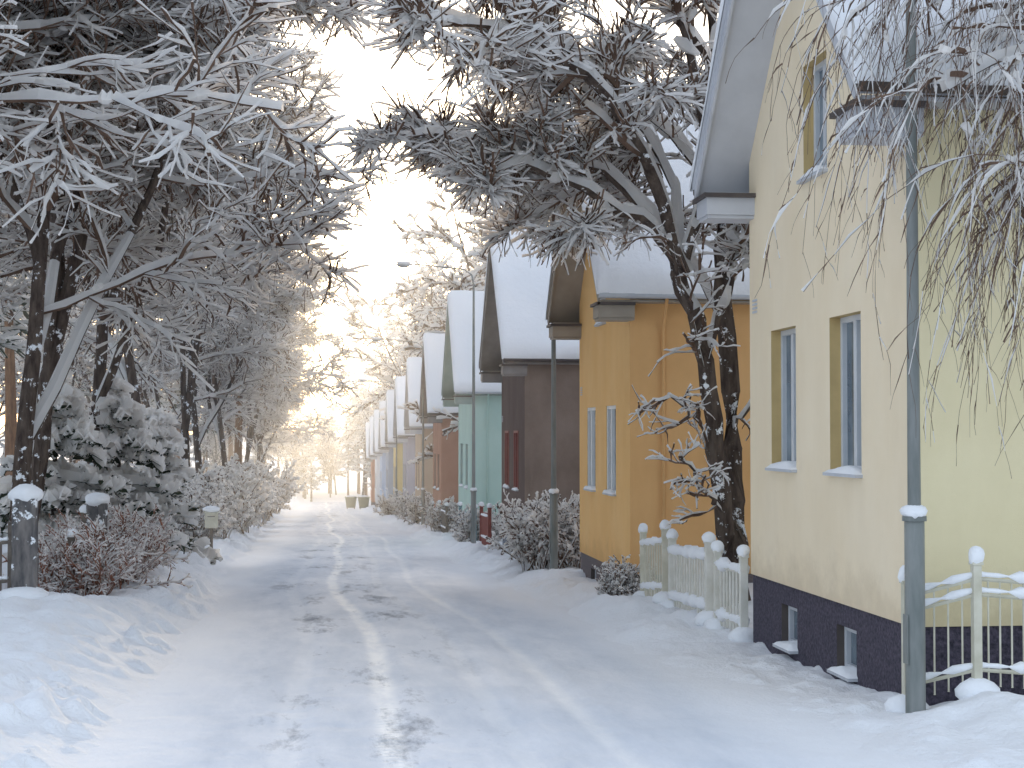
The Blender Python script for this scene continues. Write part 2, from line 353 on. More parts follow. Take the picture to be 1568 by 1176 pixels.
def gen_bush(seed,H,rad,n=40,mat=None,snow=.03,sub=(6,4,0),ex=1.0,ey=1.0,cl=(1,1)):
    rng=np.random.default_rng(seed); parts=[]
    f=rng.random(n)*6.283; rr=np.sqrt(rng.random(n))
    st=np.stack([rr*np.cos(f)*rad*.7*ex,rr*np.sin(f)*rad*.7*ey,-.1+0*f],-1)
    d=np.stack([rng.normal(size=n)*.3,rng.normal(size=n)*.3,1+0*f],-1)
    P,R=grow(st,d,H*(.6+.45*rng.random(n)),np.full(n,.012),6,.14,0,rng,.4); parts.append(tube(P,R,snow,5,(0,1),1,rng))
    sub_twigs(P,R,rng,parts,sub,(snow,snow*.9,snow*.7),l2=(.25,.5),l3=(.3,.5),t0=.3,flat=.8,cl=cl)
    V,Q,Mi=combine(parts); return mesh_np('bush_%d'%seed,V,Q,Mi,[mat or M_twig,M_tsnow],False)
rs=np.random.default_rng(77)
def gz(x,y): return float(ground_z(np.array([x]),np.array([y]))[0])
BL=[gen_broadleaf(s,H=h,bias=.25) for s,h in ((1,13),(2,12),(3,14))]
BLs=[gen_broadleaf(s,H=h,n=(8,6,0),lim_n=8,snow=(.1,.08,.06),K=(5,4,3),low=.2,cl=(0,0)) for s,h in ((11,12),(12,14))]
CON=[gen_conifer(21,14,2.3,.2,8,8,.13,n3=0),gen_conifer(22,17,2.8,.4,8,9,.13,bark=M_pine,pw=.45,n3=0)]
SPR=[gen_conifer(31,3.4,1.35,.02,17,9,.15,width=.028),gen_conifer(32,3.0,1.2,.02,18,9,.15,width=.028)]
def put(name,me,x,y,s=1,rot=None,dz=-.1,parent=None):
    return link(name,me,parent,(x,y,gz(x,y)+dz),rs.random()*6.28 if rot is None else rot,s)
for i,(x,y,k,s,r) in enumerate([(-6.2,18,0,1.0,.2),(-5.0,23.5,2,1.0,2.6),(-4.7,26,1,1.05,-.9),(-5.4,30,2,1.1,.5),(-5.2,37,0,1.15,-.5),(-5.0,47,1,1.2,.3),(-5.0,58,2,1.15,-.2),(-5.2,71,0,1.15,.6),(-5.0,86,1,1.15,0),(-5.2,104,2,1.1,.3),(-5,124,0,1.1,-.4),(-5,146,1,1.1,.1)]):
    put('snowy_deciduous_tree',BL[k],x,y,s,r)
wl=empty('snowy_woodland')
k=0
for y in np.arange(24,215,12.0):
    for x0 in (-12,-20):
        x=x0+rs.normal()*1.8; yy=y+rs.normal()*3
        me=(BLs+CON)[int(rs.integers(0,4))]; put('tree_%d'%k,me,x,yy,.85+.35*rs.random(),parent=wl); k+=1
bl=empty('background_trees')
for i,(x,y,m,s) in enumerate([(10,37,0,1.0),(12,24,1,1.05),(9.5,51.5,3,.95),(9,64.5,1,1.2),(12,66,2,1.1),(10,79,0,1.3),(9,92,3,1.0),(10,107,1,1.35),(9,120,0,1.4),(9,134,1,1.4),(9,148,3,1.2),(8.5,161,1,1.3),(8,178,0,1.3),(7,190,2,1.2),(7,202,1,1.2),(5,212,0,1.),(18,40,1,1.1),(19,58,0,1.1)]):
    put('tree_%d'%i,(BLs+CON)[m],x,y,s,parent=bl)
df=empty('distant_forest')
for j in range(70):
    x=rs.uniform(-32,34); yy=rs.uniform(222,262)
    me=(BLs+CON+CON)[int(rs.integers(0,6))]; put('tree_%d'%k,me,x,yy,.6+.45*rs.random(),parent=df); k+=1
put('snowy_spruce',SPR[0],-4.6,37.5,1.15); put('snowy_spruce',SPR[1],-3.9,40,1.1); put('snowy_spruce',SPR[1],-4.9,21.5,.6); put('snowy_spruce',SPR[0],-5.6,35,1.2)
HB=gen_bush(41,1.35,1.0,70,M_red,.022,(7,4,0),cl=(0,0)); HB2=gen_bush(42,1.6,1.1,60,M_twig,.05,(7,5,0)); HB3=gen_bush(43,1.6,1.1,60,M_twig,.034,(7,5,0),cl=(1,0))
for x,y,s in [(-3.5,26.2,.85),(-3.7,24.6,.8),(-3.5,28.2,.85),(-3.8,30,.9),(-4.0,32,.9)]: put('twiggy_hedge_bush',HB,x,y,s)
for x,y,s in [(-4.0,50,1.0),(-3.9,55,1.2),(-3.9,61,1.4),(-4.0,67,1.5),(-4.1,75,1.6),(-4.2,84,1.8),(-4.4,98,2),(-4.4,115,2)]: put('snowy_bush',HB2,x,y,s)
for x,y,s in [(4.9,34.0,1.0),(5.0,36.2,.95),(5.1,38.6,.9),(4.9,50.5,.8),(5.0,53,.8),(5.0,64.5,.9),(5,79,1),(4.8,93,1),(4.8,107,1.1),(4.7,25.2,.45)]: put('snowy_bush',HB3,x,y,s)
# street-side tree between first two houses (limbs individually shaped)
def limbtree():
    rng=np.random.default_rng(8); parts=[]
    def px(l): return np.array([[X,22+dy,Hh] for X,Hh,dy in l],float)
    def resample(p,K):
        t=np.linspace(0,len(p)-1,K); i=np.minimum(t.astype(int),len(p)-2); f=(t-i)[:,None]
        q=p[i]*(1-f)+p[i+1]*f
        for _ in range(2): q[1:-1]=(q[:-2]+2*q[1:-1]+q[2:])/4
        return q+rng.normal(size=q.shape)*.03
    trunks=[([(5.55,-2.8,0),(5.5,-1.6,0),(5.3,.5,0),(5.06,1.6,0),(4.8,2.4,0)],.14,.1),
            ([(5.85,-2.8,.6),(5.8,-1,.6),(5.7,1.4,.6),(5.52,3.2,.5),(5.45,6,.4),(5.5,9,.3)],.17,.08)]
    for l,r0,r1 in trunks:
        P=resample(px(l),16)[None]; R=np.linspace(r0,r1,16)[None]; parts.append(tube(P,R,.05,10,(0,2),1,rng,thr=.3))
    limbs=[([(4.8,2.4,0),(4.2,3.0,-.3),(3.3,3.3,-.6),(2.6,3.5,-.8),(2.1,3.4,-.9)],.075),
     ([(4.8,2.4,0),(4.35,3.3,.2),(3.5,3.9,.5),(2.4,4.1,.7),(1.7,4.2,.9),(1.2,4.2,1)],.08),
     ([(4.9,2.2,0),(4.5,3.3,-.4),(3.9,4.2,-1),(3.1,4.8,-1.5),(2.1,5.1,-1.9),(1.4,5.0,-2.2)],.075),
     ([(4.85,2.3,0),(5.0,3.3,.3),(4.5,4.4,.8),(3.7,5.4,1.2),(3.0,6.1,1.5),(2.3,6.5,1.6)],.075),
     ([(4.9,2.2,0),(5.2,3.3,-.4),(5.0,4.6,-.7),(4.5,6,-1),(3.9,7,-1.2)],.07),
     ([(5.5,3.4,.5),(4.9,4.4,1),(4.0,5,1.5),(3.2,5.3,2),(2.5,5.4,2.3)],.06),
     ([(5.45,5,.4),(4.7,6,0),(3.7,6.7,-.4),(2.8,7,-.8),(2.2,7,-1)],.06),
     ([(5.45,5.4,.4),(5.9,6.6,.6),(6.2,8,1)],.06),
     ([(5.7,1.4,.6),(5.4,2.3,.9),(4.8,3.2,1.5),(4.0,3.8,2.2),(3.2,4.0,2.9)],.06),
     ([(5.2,1,0),(5.6,2.2,-.3),(5.4,3.3,-.6),(5.6,4.2,-.9)],.05)]
    small=[([(5.3,.5,0),(5.0,1.3,-.3),(4.75,2.0,-.7),(4.5,2.5,-1.1)],.03),
     ([(5.4,-.6,0),(5.1,.1,-.2),(4.7,.5,-.4),(4.4,.4,-.5)],.018),([(5.45,-1.2,0),(5.2,-.9,-.3),(4.9,-.5,-.6),(4.7,-.3,-.8)],.014),([(5.75,0,.6),(6.1,.8,.3),(6.2,1.6,0)],.03)]
    Ps=np.stack([resample(px(l),14) for l,_ in limbs]); Rs=np.stack([np.linspace(r,r*.25,14) for _,r in limbs])
    parts.append(tube(Ps,Rs,.1,8,(0,2),1,rng)); clumps(Ps,Rs,rng,parts,8,.13,2)
    Pq=np.stack([resample(px(l),14) for l,_ in small]); Rq=np.stack([np.linspace(r,r*.3,14) for _,r in small])
    parts.append(tube(Pq,Rq,.05,6,(0,2),1,rng)); sub_twigs(Pq,Rq,rng,parts,(7,4,2),(.035,.025,.018),l2=(.25,.6),l4=(.1,.3),mats=(1,2))
    st,d,L,r=spawn(Ps,Rs,8,.28,1,25,60,.2,.38,rng,.6,.6,up=.15); P2,R2=grow(st,d,L,np.maximum(r,.016),8,.13,-.01,rng,.25)
    parts.append(tube(P2,R2,.075,6,(1,2),.97,rng)); clumps(P2,R2,rng,parts,3,.085,2)
    sub_twigs(P2,R2,rng,parts,(6,6,4),(.054,.038,.027),grav=-.02,mats=(1,2),l2=(.35,.65),l4=(.2,.55),cl=(2,0),minr=.004)
    V,Q,Mi=combine(parts); V=V-np.array([5.6,22.2,-2.7]); return mesh_np('street_tree',V,Q,Mi,[M_bark,M_twig,M_tsnow],False)
link('snowy_street_tree',limbtree(),None,(5.6,22.2,-2.7))
# weeping birch at right
def birch():
    rng=np.random.default_rng(15); parts=[]
    P0=np.array([[(7.3,12.3,-2.4),(7.25,12.3,0),(7.2,12.3,2.5),(7.1,12.3,4.5),(7.0,12.3,7)]],float); R0=np.array([[.14,.12,.1,.08,.05]]); parts.append(tube(P0,R0,.03,9,(0,2),1,rng))
    limbs=[[(7.2,12.3,2.0),(6.6,12.2,2.9),(5.9,12.1,3.1),(5.2,12.0,2.9),(4.7,11.9,2.6)],
           [(7.2,12.3,2.6),(6.4,12.5,3.7),(5.6,12.7,4.1),(4.9,12.8,3.9),(4.3,12.8,3.4)],
           [(7.2,12.3,1.6),(6.6,12.0,2.3),(6.0,11.8,2.5),(5.5,11.6,2.2),(5.2,11.6,1.9)],
           [(7.1,12.3,3.4),(6.4,12.0,4.3),(5.7,11.8,4.7),(5.1,11.7,4.5),(4.6,11.6,4.0)],
           [(7.1,12.3,3.0),(6.7,12.8,3.7),(6.2,13.0,3.9),(5.8,13.1,3.6),(5.4,13.1,3.1)]]
    L_=np.array(limbs,float); t=np.linspace(0,4,12); i=np.minimum(t.astype(int),3); f=(t-i)[None,:,None]
    P1=L_[:,i]*(1-f)+L_[:,i+1]*f; P1[:,1:-1]=(P1[:,:-2]+2*P1[:,1:-1]+P1[:,2:])/4
    R1=np.tile(np.linspace(.035,.009,12),(len(limbs),1)); parts.append(tube(P1,R1,.06,6,(0,2),.9,rng))
    st,d,L,r=spawn(P1,R1,14,.2,1,30,75,.35,.95,rng,.7,.6,lenrel=False,up=.1); P2,R2=grow(st,d,L,np.maximum(r,.006),8,.1,-.09,rng,.3); parts.append(tube(P2,R2,.035,5,(1,2),.7,rng))
    clumps(P2,R2,rng,parts,2,.05,2)
    st,d,L,r=spawn(P2,R2,7,.2,1,20,60,.5,2.3,rng,.6,.6,lenrel=False)
    P3,R3=grow(st,d,L,np.full(len(st),.0032),12,.1,-.25,rng,.5); parts.append(tube(P3,R3,.02,4,(1,2),.4,rng))
    st,d,L,r=spawn(P3,R3,5,.1,1,20,50,.12,.5,rng,.6,lenrel=False); P4,R4=grow(st,d,L,np.full(len(st),.002),5,.1,-.22,rng,.5); parts.append(tube(P4,R4,.012,3,(1,2),.35,rng))
    V,Q,Mi=combine(parts); V=V-np.array([7.3,12.3,-2.4]); return mesh_np('birch',V,Q,Mi,[M_bark,M_twig,M_tsnow],False)
link('weeping_birch_tree',birch(),None,(7.3,12.3,-2.4))
# ------------------------------------------------------------ houses
W=5.3; E=4.5; OV=.32; SL=1.08; LEN=9.0
def wall_strips(mb,mat,holes,z0,topf,x,reveal,revmat,W=W):
    br=sorted(set([0,W/2,W]+[h[0] for h in holes]+[h[1] for h in holes]))
    for a,b_ in zip(br[:-1],br[1:]):
        hs=sorted([h for h in holes if h[0]<=a+1e-6 and h[1]>=b_-1e-6],key=lambda h:h[2])
        z=z0
        for h in hs:
            mb.poly([(x,a,z),(x,b_,z),(x,b_,h[2]),(x,a,h[2])],mat); z=h[3]
        mb.poly([(x,a,z),(x,b_,z),(x,b_,topf(b_)),(x,a,topf(a))],mat)
    for h in holes:
        a,b_,c,d=h; X=x+reveal
        mb.poly([(x,a,c),(X,a,c),(X,a,d),(x,a,d)],revmat); mb.poly([(x,b_,c),(X,b_,c),(X,b_,d),(x,b_,d)],revmat)
        mb.poly([(x,a,d),(X,a,d),(X,b_,d),(x,b_,d)],revmat); mb.poly([(x,a,c),(X,a,c),(X,b_,c),(x,b_,c)],revmat)
def snow_slab(name,x0,x1,v0,v1,zf,T,parent,seed,ridge=True):
    def edge(L,both=True):
        e=[0,.008,.025,.05,.09,.14,.2]; m=list(np.linspace(.3,L-.3,max(4,int(L/.16))))
        return np.array(e+m+([L-q for q in e[::-1]] if both else [L]))
    us=x0+edge(x1-x0); vs=v0+(edge(v1-v0,False) if v1>v0 else -edge(v0-v1,False))
    def prof(d,w=.2): d=np.clip(d/w,0,1); return np.sqrt(np.clip(1-(1-d)**2,0,1))
    X,Y=np.meshgrid(us,vs)
    p=prof(np.minimum(X-x0,x1-X))*prof(np.abs(Y-v0),.25)
    Z=zf(Y)+p*(T+.11*vnoise(X,Y,1.1,seed)+.06*vnoise(X,Y,.38,seed+1)+.02*vnoise(X,Y,.2,seed+2))
    sg=-1 if v1>v0 else 1
    Y=Y+sg*(.09+.15*vnoise(X,0*X,.5,seed+9)+.08*vnoise(X,0*X,.2,seed+10))*np.exp(-((np.abs(Y-v0)-.04)/.12)**2)*(p)**.3*1.0
    X=X-(.05+.08*vnoise(Y,0*Y,.45,seed+12))*np.exp(-((X-x0-.05)/.1)**2)*p
    V=np.stack([X,Y,Z],-1).reshape(-1,3); nx=len(us);ny=len(vs); I=np.arange(nx*ny).reshape(ny,nx)
    Q=np.stack([I[:-1,:-1],I[:-1,1:],I[1:,1:],I[1:,:-1]],-1).reshape(-1,4)
    return link(name,mesh_np(name,V,Q,0,[M_rsnow],True),parent)
def window(parent,name,a,b_,c,d,x,frame,sash=2,seed=0):
    mb=MB(); w=.06
    mb.box(x-.02,x+.05,a,a+w,c,d,frame); mb.box(x-.02,x+.05,b_-w,b_,c,d,frame)
    mb.box(x-.019,x+.05,a+w,b_-w,c,c+w,frame); mb.box(x-.019,x+.05,a+w,b_-w,d-w,d,frame)
    if sash==2:
        m=(a+b_)/2; mb.box(x-.03,x+.05,m-.045,m+.045,c+w,d-w,frame)
    mb.poly([(x+.03,a+w,c+w),(x+.03,b_-w,c+w),(x+.03,b_-w,d-w),(x+.03,a+w,d-w)],M_glass)
    mb.build(name,parent,bevel=.004)
    mb=MB(); x2=max(x,.02); mb.box(-.07,x2-.025,a-.03,b_+.03,c-.035,c-.004,M_trim)
    mb.build(name+'_sill',parent)
    xs_=np.linspace(-.075,x2-.02,7); ys_=np.linspace(a-.03,b_+.03,22)
    X,Y=np.meshgrid(xs_,ys_); u=(X-xs_[0])/(xs_[-1]-xs_[0]); v=(Y-ys_[0])/(ys_[-1]-ys_[0])
    Z=c-.004+ (.06+.06*vnoise(X,Y,.2,seed+3))*np.sqrt(np.clip(1-(1-np.clip(u*3.5,0,1))**2,0,1))*np.clip(1-np.abs(2*v-1)**6,0,1)
    V=np.stack([X,Y,Z],-1).reshape(-1,3); I=np.arange(X.size).reshape(X.shape)
    Q=np.stack([I[:-1,:-1],I[:-1,1:],I[1:,1:],I[1:,:-1]],-1).reshape(-1,4)
    link(name+'_sill_snow',mesh_np('s',V,Q,0,[M_rsnow],True),parent)
def make_house(name,y0,Zf,c0,c1,f0,f1,reveal,frame,verge,rough=90,bump=.35,x=5.0,winx=.13,seed=0,side=None,mapscale=(1,1,.8)):
    o=empty(name,(x,y0,Zf))
    mw=mat_stucco(name+'_stucco',c0,c1,rough,bump,mapscale)
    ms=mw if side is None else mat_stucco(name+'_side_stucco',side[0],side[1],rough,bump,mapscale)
    mf=mat_surface(name+'_foundation',f0,f1,30,40,.8,.02,.9)
    mr=mat_surface(name+'_reveal',reveal[0],reveal[1],3,60,.2,.005,.8)
    top=lambda y:E+(min(y,W-y)+OV)*SL
    holes=[(1.3,2.25,1.27,2.8),(3.42,4.38,1.27,2.8),(2.3,3.1,4.3,5.5)]
    mb=MB(); wall_strips(mb,mw,holes,0,top,0,winx+.06,mr)
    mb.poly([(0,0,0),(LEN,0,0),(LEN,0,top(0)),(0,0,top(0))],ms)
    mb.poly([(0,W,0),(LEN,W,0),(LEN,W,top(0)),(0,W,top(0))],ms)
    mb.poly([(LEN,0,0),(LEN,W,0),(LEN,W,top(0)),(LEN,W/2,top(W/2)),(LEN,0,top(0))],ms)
    mb.build('walls',o)
    fh=[(1.55,2.15,-.66,-.22),(3.5,4.1,-.66,-.22)]
    mb=MB(); wall_strips(mb,mf,fh,-2.2,lambda y:0,.025,.16,M_dtrim,W)
    mb.poly([(.025,.02,-2.2),(LEN,.02,-2.2),(LEN,.02,0),(.025,.02,0)],mf); mb.poly([(.025,W-.02,-2.2),(LEN,W-.02,-2.2),(LEN,W-.02,0),(.025,W-.02,0)],mf)
    mb.build('foundation',o)
    mb=MB()
    for q in range(4): mb.box(-.012,.002,W-.34,W-.16,3.05+q*.045,3.075+q*.045,M_trim)
    mb.build('wall_vent',o)
    for i,h in enumerate(holes): window(o,'window_%d'%(i+1),*h,winx,frame,2,seed+i)
    for i,h in enumerate(fh): window(o,'basement_window_%d'%(i+1),*h,.12,M_trim,1,seed+7+i)
    xa,xb=-.55,LEN+.4; ap=E+(W/2+OV)*SL; tv=.17
    mb=MB()
    mb.prism([(-OV,E),(W/2,ap),(W/2,ap+tv),(-OV,E+tv)],xa,xb,verge)
    mb.prism([(W+OV,E),(W/2+.001,ap),(W/2+.001,ap+tv),(W+OV,E+tv)],xa,xb,verge)
    for dx,za,zb in ((.035,-.10,.20),(.06,.07,.22)):
        mb.prism([(-OV-.02,E+za),(W/2,ap+za),(W/2,ap+zb),(-OV-.02,E+zb)],xa-dx,xa-dx+.03,verge)
        mb.prism([(W+OV+.02,E+za),(W/2+.001,ap+za),(W/2+.001,ap+zb),(W+OV+.02,E+zb)],xa-dx,xa-dx+.03,verge)
    mb.box(.001+xa+.03,xb-.02,-OV+.01,.04,E-.05,E-.01,verge); mb.box(.001+xa+.03,xb-.02,W-.04,W+OV-.01,E-.05,E-.01,verge)
    for ya,yb in ((-OV-.02,.3),(W-.3,W+OV+.02)):
        mb.box(xa-.02,.03,ya+.06,yb-.06,E-.30,E-.10,verge); mb.box(xa-.06,.035,ya,yb,E-.10,E-.052,M_dtrim); mb.box(xa-.0,.032,ya+.09,yb-.09,E-.34,E-.302,verge)
    mb.build('roof',o)
    mb=MB()
    for yy in (-OV-.06,W+OV+.06): mb.cyl([(xa-.03,yy,E+.06),(xb,yy,E+.04)],[.055,.055],M_dtrim if seed%2 else M_trim,8)
    if seed in (4,10): mb.cyl([(.55,-OV-.05,E+.02),(.55,-.1,E-.35),(.55,-.05,E-.5),(.55,-.05,-.4)],[.028]*4,ms,8)
    mb.build('gutters',o)
    snow_slab('roof_snow_near',xa-.07,xb+.02,-OV-.1,W/2,lambda Y:E+tv+(Y+OV)*SL,.33,o,seed)
    snow_slab('roof_snow_far',xa-.07,xb+.02,W+OV+.1,W/2,lambda Y:E+tv+(W-Y+OV)*SL,.33,o,seed+3)
    mb=MB(); mb.box(3.6,4.3,W/2-.3,W/2+.3,ap-.3,ap+1.1,M_brick); mb.box(3.55,4.35,W/2-.35,W/2+.35,ap+1.1,ap+1.18,M_stone); mb.blob((3.95,W/2,ap+1.2),(.4,.36,.22),M_rsnow,seed)
    mb.build('chimney',o)
    return o
Wh=mat_surface('window_paint_white',(.72,.73,.73),(.8,.8,.8),3,60,.1,.002,.45)
Gy=mat_surface('window_paint_grey',(.5,.53,.56),(.6,.62,.64),3,60,.1,.002,.45)
Rd=mat_surface('window_paint_red',(.17,.03,.025),(.24,.05,.04),3,60,.1,.002,.5)
Vy=mat_surface('verge_light_grey',(.5,.51,.54),(.58,.59,.62),2,50,.1,.003,.6)
Vo=mat_surface('verge_ochre_grey',(.3,.26,.21),(.38,.33,.27),2,50,.1,.003,.6)
Vb=mat_surface('verge_brown_grey',(.2,.18,.17),(.28,.26,.25),2,50,.1,.003,.6)
Vg=mat_surface('verge_green',(.25,.33,.3),(.33,.4,.37),2,50,.1,.003,.6)
och=((.5,.36,.16),(.6,.44,.2)); gr=((.4,.4,.4),(.42,.42,.42)); fd=((.1,.1,.12),(.14,.14,.16))
make_house('pale_yellow_house',13.5,-1.66,(.87,.73,.52),(.91,.78,.58),(.02,.018,.03),(.1,.085,.12),och,Gy,Vy,seed=1,side=((.78,.68,.43),(.84,.74,.49)))  # side: same wall with its shade painted in as a darker, greener yellow
make_house('orange_house',26.4,-2.33,(.86,.51,.2),(.9,.57,.25),(.13,.11,.12),(.2,.17,.17),((.6,.36,.12),(.65,.4,.15)),Wh,Vo,seed=4,winx=.03,side=((.7,.4,.17),(.78,.47,.21)))  # side: orange darkened, the shaded wall put into the stucco colour
make_house('brown_plaster_house',40.5,-2.75,(.11,.075,.065),(.15,.11,.095),(.16,.19,.23),(.22,.25,.3),((.1,.06,.05),(.12,.07,.06)),Rd,Vb,rough=30,bump=1,seed=7,winx=.0,side=((.2,.15,.12),(.31,.24,.2)))
make_house('mint_green_house',55.3,-3.2,(.46,.63,.56),(.53,.69,.62),(.2,.2,.2),(.28,.28,.28),((.4,.5,.45),(.45,.55,.5)),Wh,Vg,seed=10)
make_house('terracotta_house',69.5,-3.75,(.42,.22,.15),(.5,.28,.2),(.08,.05,.05),(.13,.09,.08),((.3,.2,.15),(.35,.22,.17)),Wh,Vb,seed=13)
make_house('tan_house',84,-4.25,(.5,.37,.27),(.58,.45,.33),(.15,.08,.07),(.2,.1,.1),((.3,.2,.15),(.35,.22,.17)),Wh,Vy,seed=16)
make_house('grey_lilac_house',98,-4.75,(.42,.4,.45),(.5,.48,.53),*fd,gr,Wh,Vy,seed=19)
make_house('cream_house',112,-5.2,(.72,.55,.25),(.78,.61,.3),*fd,gr,Wh,Vy,seed=22)
make_house('blue_grey_house',126,-5.7,(.3,.36,.45),(.38,.44,.53),*fd,gr,Wh,Vy,seed=25)
make_house('pale_blue_house',140,-6.2,(.4,.5,.65),(.48,.58,.72),*fd,gr,Wh,Vy,seed=28)
make_house('white_house',154,-6.7,(.7,.7,.7),(.76,.76,.76),*fd,gr,Wh,Vy,seed=31)
make_house('brick_red_house',168,-7.15,(.4,.16,.1),(.46,.2,.13),*fd,gr,Wh,Vb,seed=34)
# ------------------------------------------------------------ street lamps
def lamp(x,y,H=8.4,arm=2.0):
    z=gz(x,y)-.1; mb=MB()
    mb.cyl([(0,0,-.2),(0,0,1.68),(0,0,1.72)],[.082,.082,.06],M_metal,14)
    mb.cyl([(0,0,1.7),(0,0,H*.6),(0,0,H-.5),(-.06,0,H-.2),(-.3,0,H-.03),(-arm,0,H+.12)],[.055,.045,.03,.022,.018,.015],M_metal,12)
    mb.cyl([(0,0,1.66),(0,0,1.7)],[.1,.1],M_metal,14)
    mb.blob((0,0,1.73),(.11,.11,.07),M_rsnow,3)
    mb.box(-.085,-.075,-.05,.05,.5,.9,M_metal)
    mb.blob((-arm-.2,0,H+.1),(.24,.1,.06),M_trim,1); mb.blob((-arm-.22,0,H+.06),(.17,.08,.06),M_glass,1); mb.blob((-arm-.2,0,H+.15),(.22,.1,.05),M_rsnow,4)
    mb.build('street_lamp',None,(x,y,z))
for x,y in [(4.8,12.9),(4.6,32.5),(4.5,49),(4.5,74),(4.5,101)]: lamp(x,y,arm=1.9)
# ------------------------------------------------------------ fences
def fence(name,pts,H,mat,sp=.14,bar=.022,post=.07,rails=(.2,.9),cap=True,round_bar=True,seed=0,pick=0,snow=.07,rail=.028):
    o=empty(name,(pts[0][0],pts[0][1],0)); ox,oy=pts[0]; mb=MB(); sn=MB()
    for i,(a,b_) in enumerate(zip(pts[:-1],pts[1:])):
        A=Vector((a[0]-ox,a[1]-oy,0));B=Vector((b_[0]-ox,b_[1]-oy,0)); za=gz(*a)-.03; zb=gz(*b_)-.03; L=(B-A).length; d=(B-A)/L
        for rz in rails:
            mb.cyl([A+Vector((0,0,za+H*rz)),B+Vector((0,0,zb+H*rz))],[rail,rail],mat,4,False)
            k=max(3,int(L/.09)); rg=np.random.default_rng(seed+i)
            if snow: sn.cyl([A+(B-A)*(j/k)+Vector((0,0,za+(zb-za)*j/k+H*rz+.04)) for j in range(k+1)],list(np.clip(snow*.5+rg.normal(size=k+1)*.014,.008,.1)) ,M_rsnow,7)
        n=int(L/sp)
        for j in range(1,n):
            p=A+d*(L*j/n); z=za+(zb-za)*j/n
            if round_bar: mb.cyl([p+Vector((0,0,z+H*.1)),p+Vector((0,0,z+H*(rails[-1]+pick)))],[bar/2]*2,mat,6)
            else:
                w=bar; q=d*w; nn=Vector((-d.y,d.x,0))*.01
                c=[p-q-nn,p+q-nn,p+q+nn,p-q+nn]; zt=z+H*(rails[-1]+pick)
                i0=len(mb.v); mb.v+=[(v.x,v.y,z+.08) for v in c]+[(v.x,v.y,zt) for v in c]
                for f in [(0,1,5,4),(1,2,6,5),(2,3,7,6),(3,0,4,7),(4,5,6,7)]: mb.f.append(tuple(i0+t for t in f)); mb.m.append(mb.mi(mat)); mb.sm.append(False)
    for i,a in enumerate(pts):
        z=gz(*a); x,y=a[0]-ox,a[1]-oy; h=post/2
        mb.box(x-h,x+h,y-h,y+h,z-.3,z+H,mat); mb.box(x-h-.012,x+h+.012,y-h-.012,y+h+.012,z+H,z+H+.025,mat)
        if cap: sn.blob((x,y,z+H+.07),(h+.035,h+.035,.085),M_rsnow,seed+i); sn.blob((x,y,z+.02),(h+.14,h+.14,.12),M_rsnow,seed+i+40)
    mb.build('frame',o,bevel=.003); sn.build('snow_caps',o); return o
fence('cream_metal_fence',[(4.82,13.15),(5.28,12.8),(6.4,12.85),(7.6,12.9)],1.05,M_fence,.1,.018,.07,(.22,.8,.92),seed=1,snow=.055,rail=.018)
fence('white_picket_fence',[(4.95,18.95),(4.92,20.1)],.95,M_fencew,.13,.035,.09,(.2,.85),round_bar=False,pick=.08,seed=3,snow=.11)
fence('white_picket_fence',[(4.88,20.4),(4.88,22.6)],.98,M_fencew,.15,.035,.1,(.2,.85),round_bar=False,pick=.08,seed=5,snow=.15)
fence('cream_picket_gate',[(4.86,23.0),(4.82,24.4)],1.0,M_fence,.15,.03,.09,(.2,.85),round_bar=False,pick=.06,seed=7,snow=.11)
fence('red_picket_fence',[(4.7,46.2),(4.7,48.6)],1.15,mat_surface('fence_red_paint',(.2,.05,.04),(.28,.08,.06),5),.16,.045,.1,(.25,.8),round_bar=False,seed=8,pick=.1)
fence('teal_fence',[(4.6,49.6),(4.6,55)],1.1,mat_surface('fence_teal_paint',(.12,.22,.24),(.18,.3,.32),5),.2,.05,.1,(.25,.8),round_bar=False,seed=9,pick=.1)
for sd_,pp in enumerate([[(4.6,61),(4.6,65),(4.6,69)],[(4.6,75),(4.6,79.5),(4.6,84)],[(4.6,90),(4.6,98)],[(4.6,104),(4.6,112)]]):
    fence('weathered_fence',pp,1.1,M_wfence,.24,.055,.1,(.25,.8),round_bar=False,seed=10+sd_,pick=.1)
fence('weathered_fence',[(-4.1,29),(-4.2,34)],.95,M_wfence,.2,.05,.1,(.25,.8),round_bar=False,seed=14,pick=.1)
fence('weathered_fence',[(-3.65,24.6),(-3.65,26.9)],.85,M_wfence,.2,.05,.12,(.25,.8),round_bar=False,seed=24,pick=.1,snow=.14)
fence('weathered_fence',[(-3.82,20.7),(-4.12,20.85)],.95,M_wfence,.12,.045,.05,(.3,.8),cap=False,round_bar=False,seed=26,pick=.08,snow=.12)
fence('weathered_fence',[(-4.5,20.9),(-5.6,21.0)],.95,M_wfence,.2,.05,.12,(.25,.8),round_bar=False,seed=25,pick=.1,snow=.14)
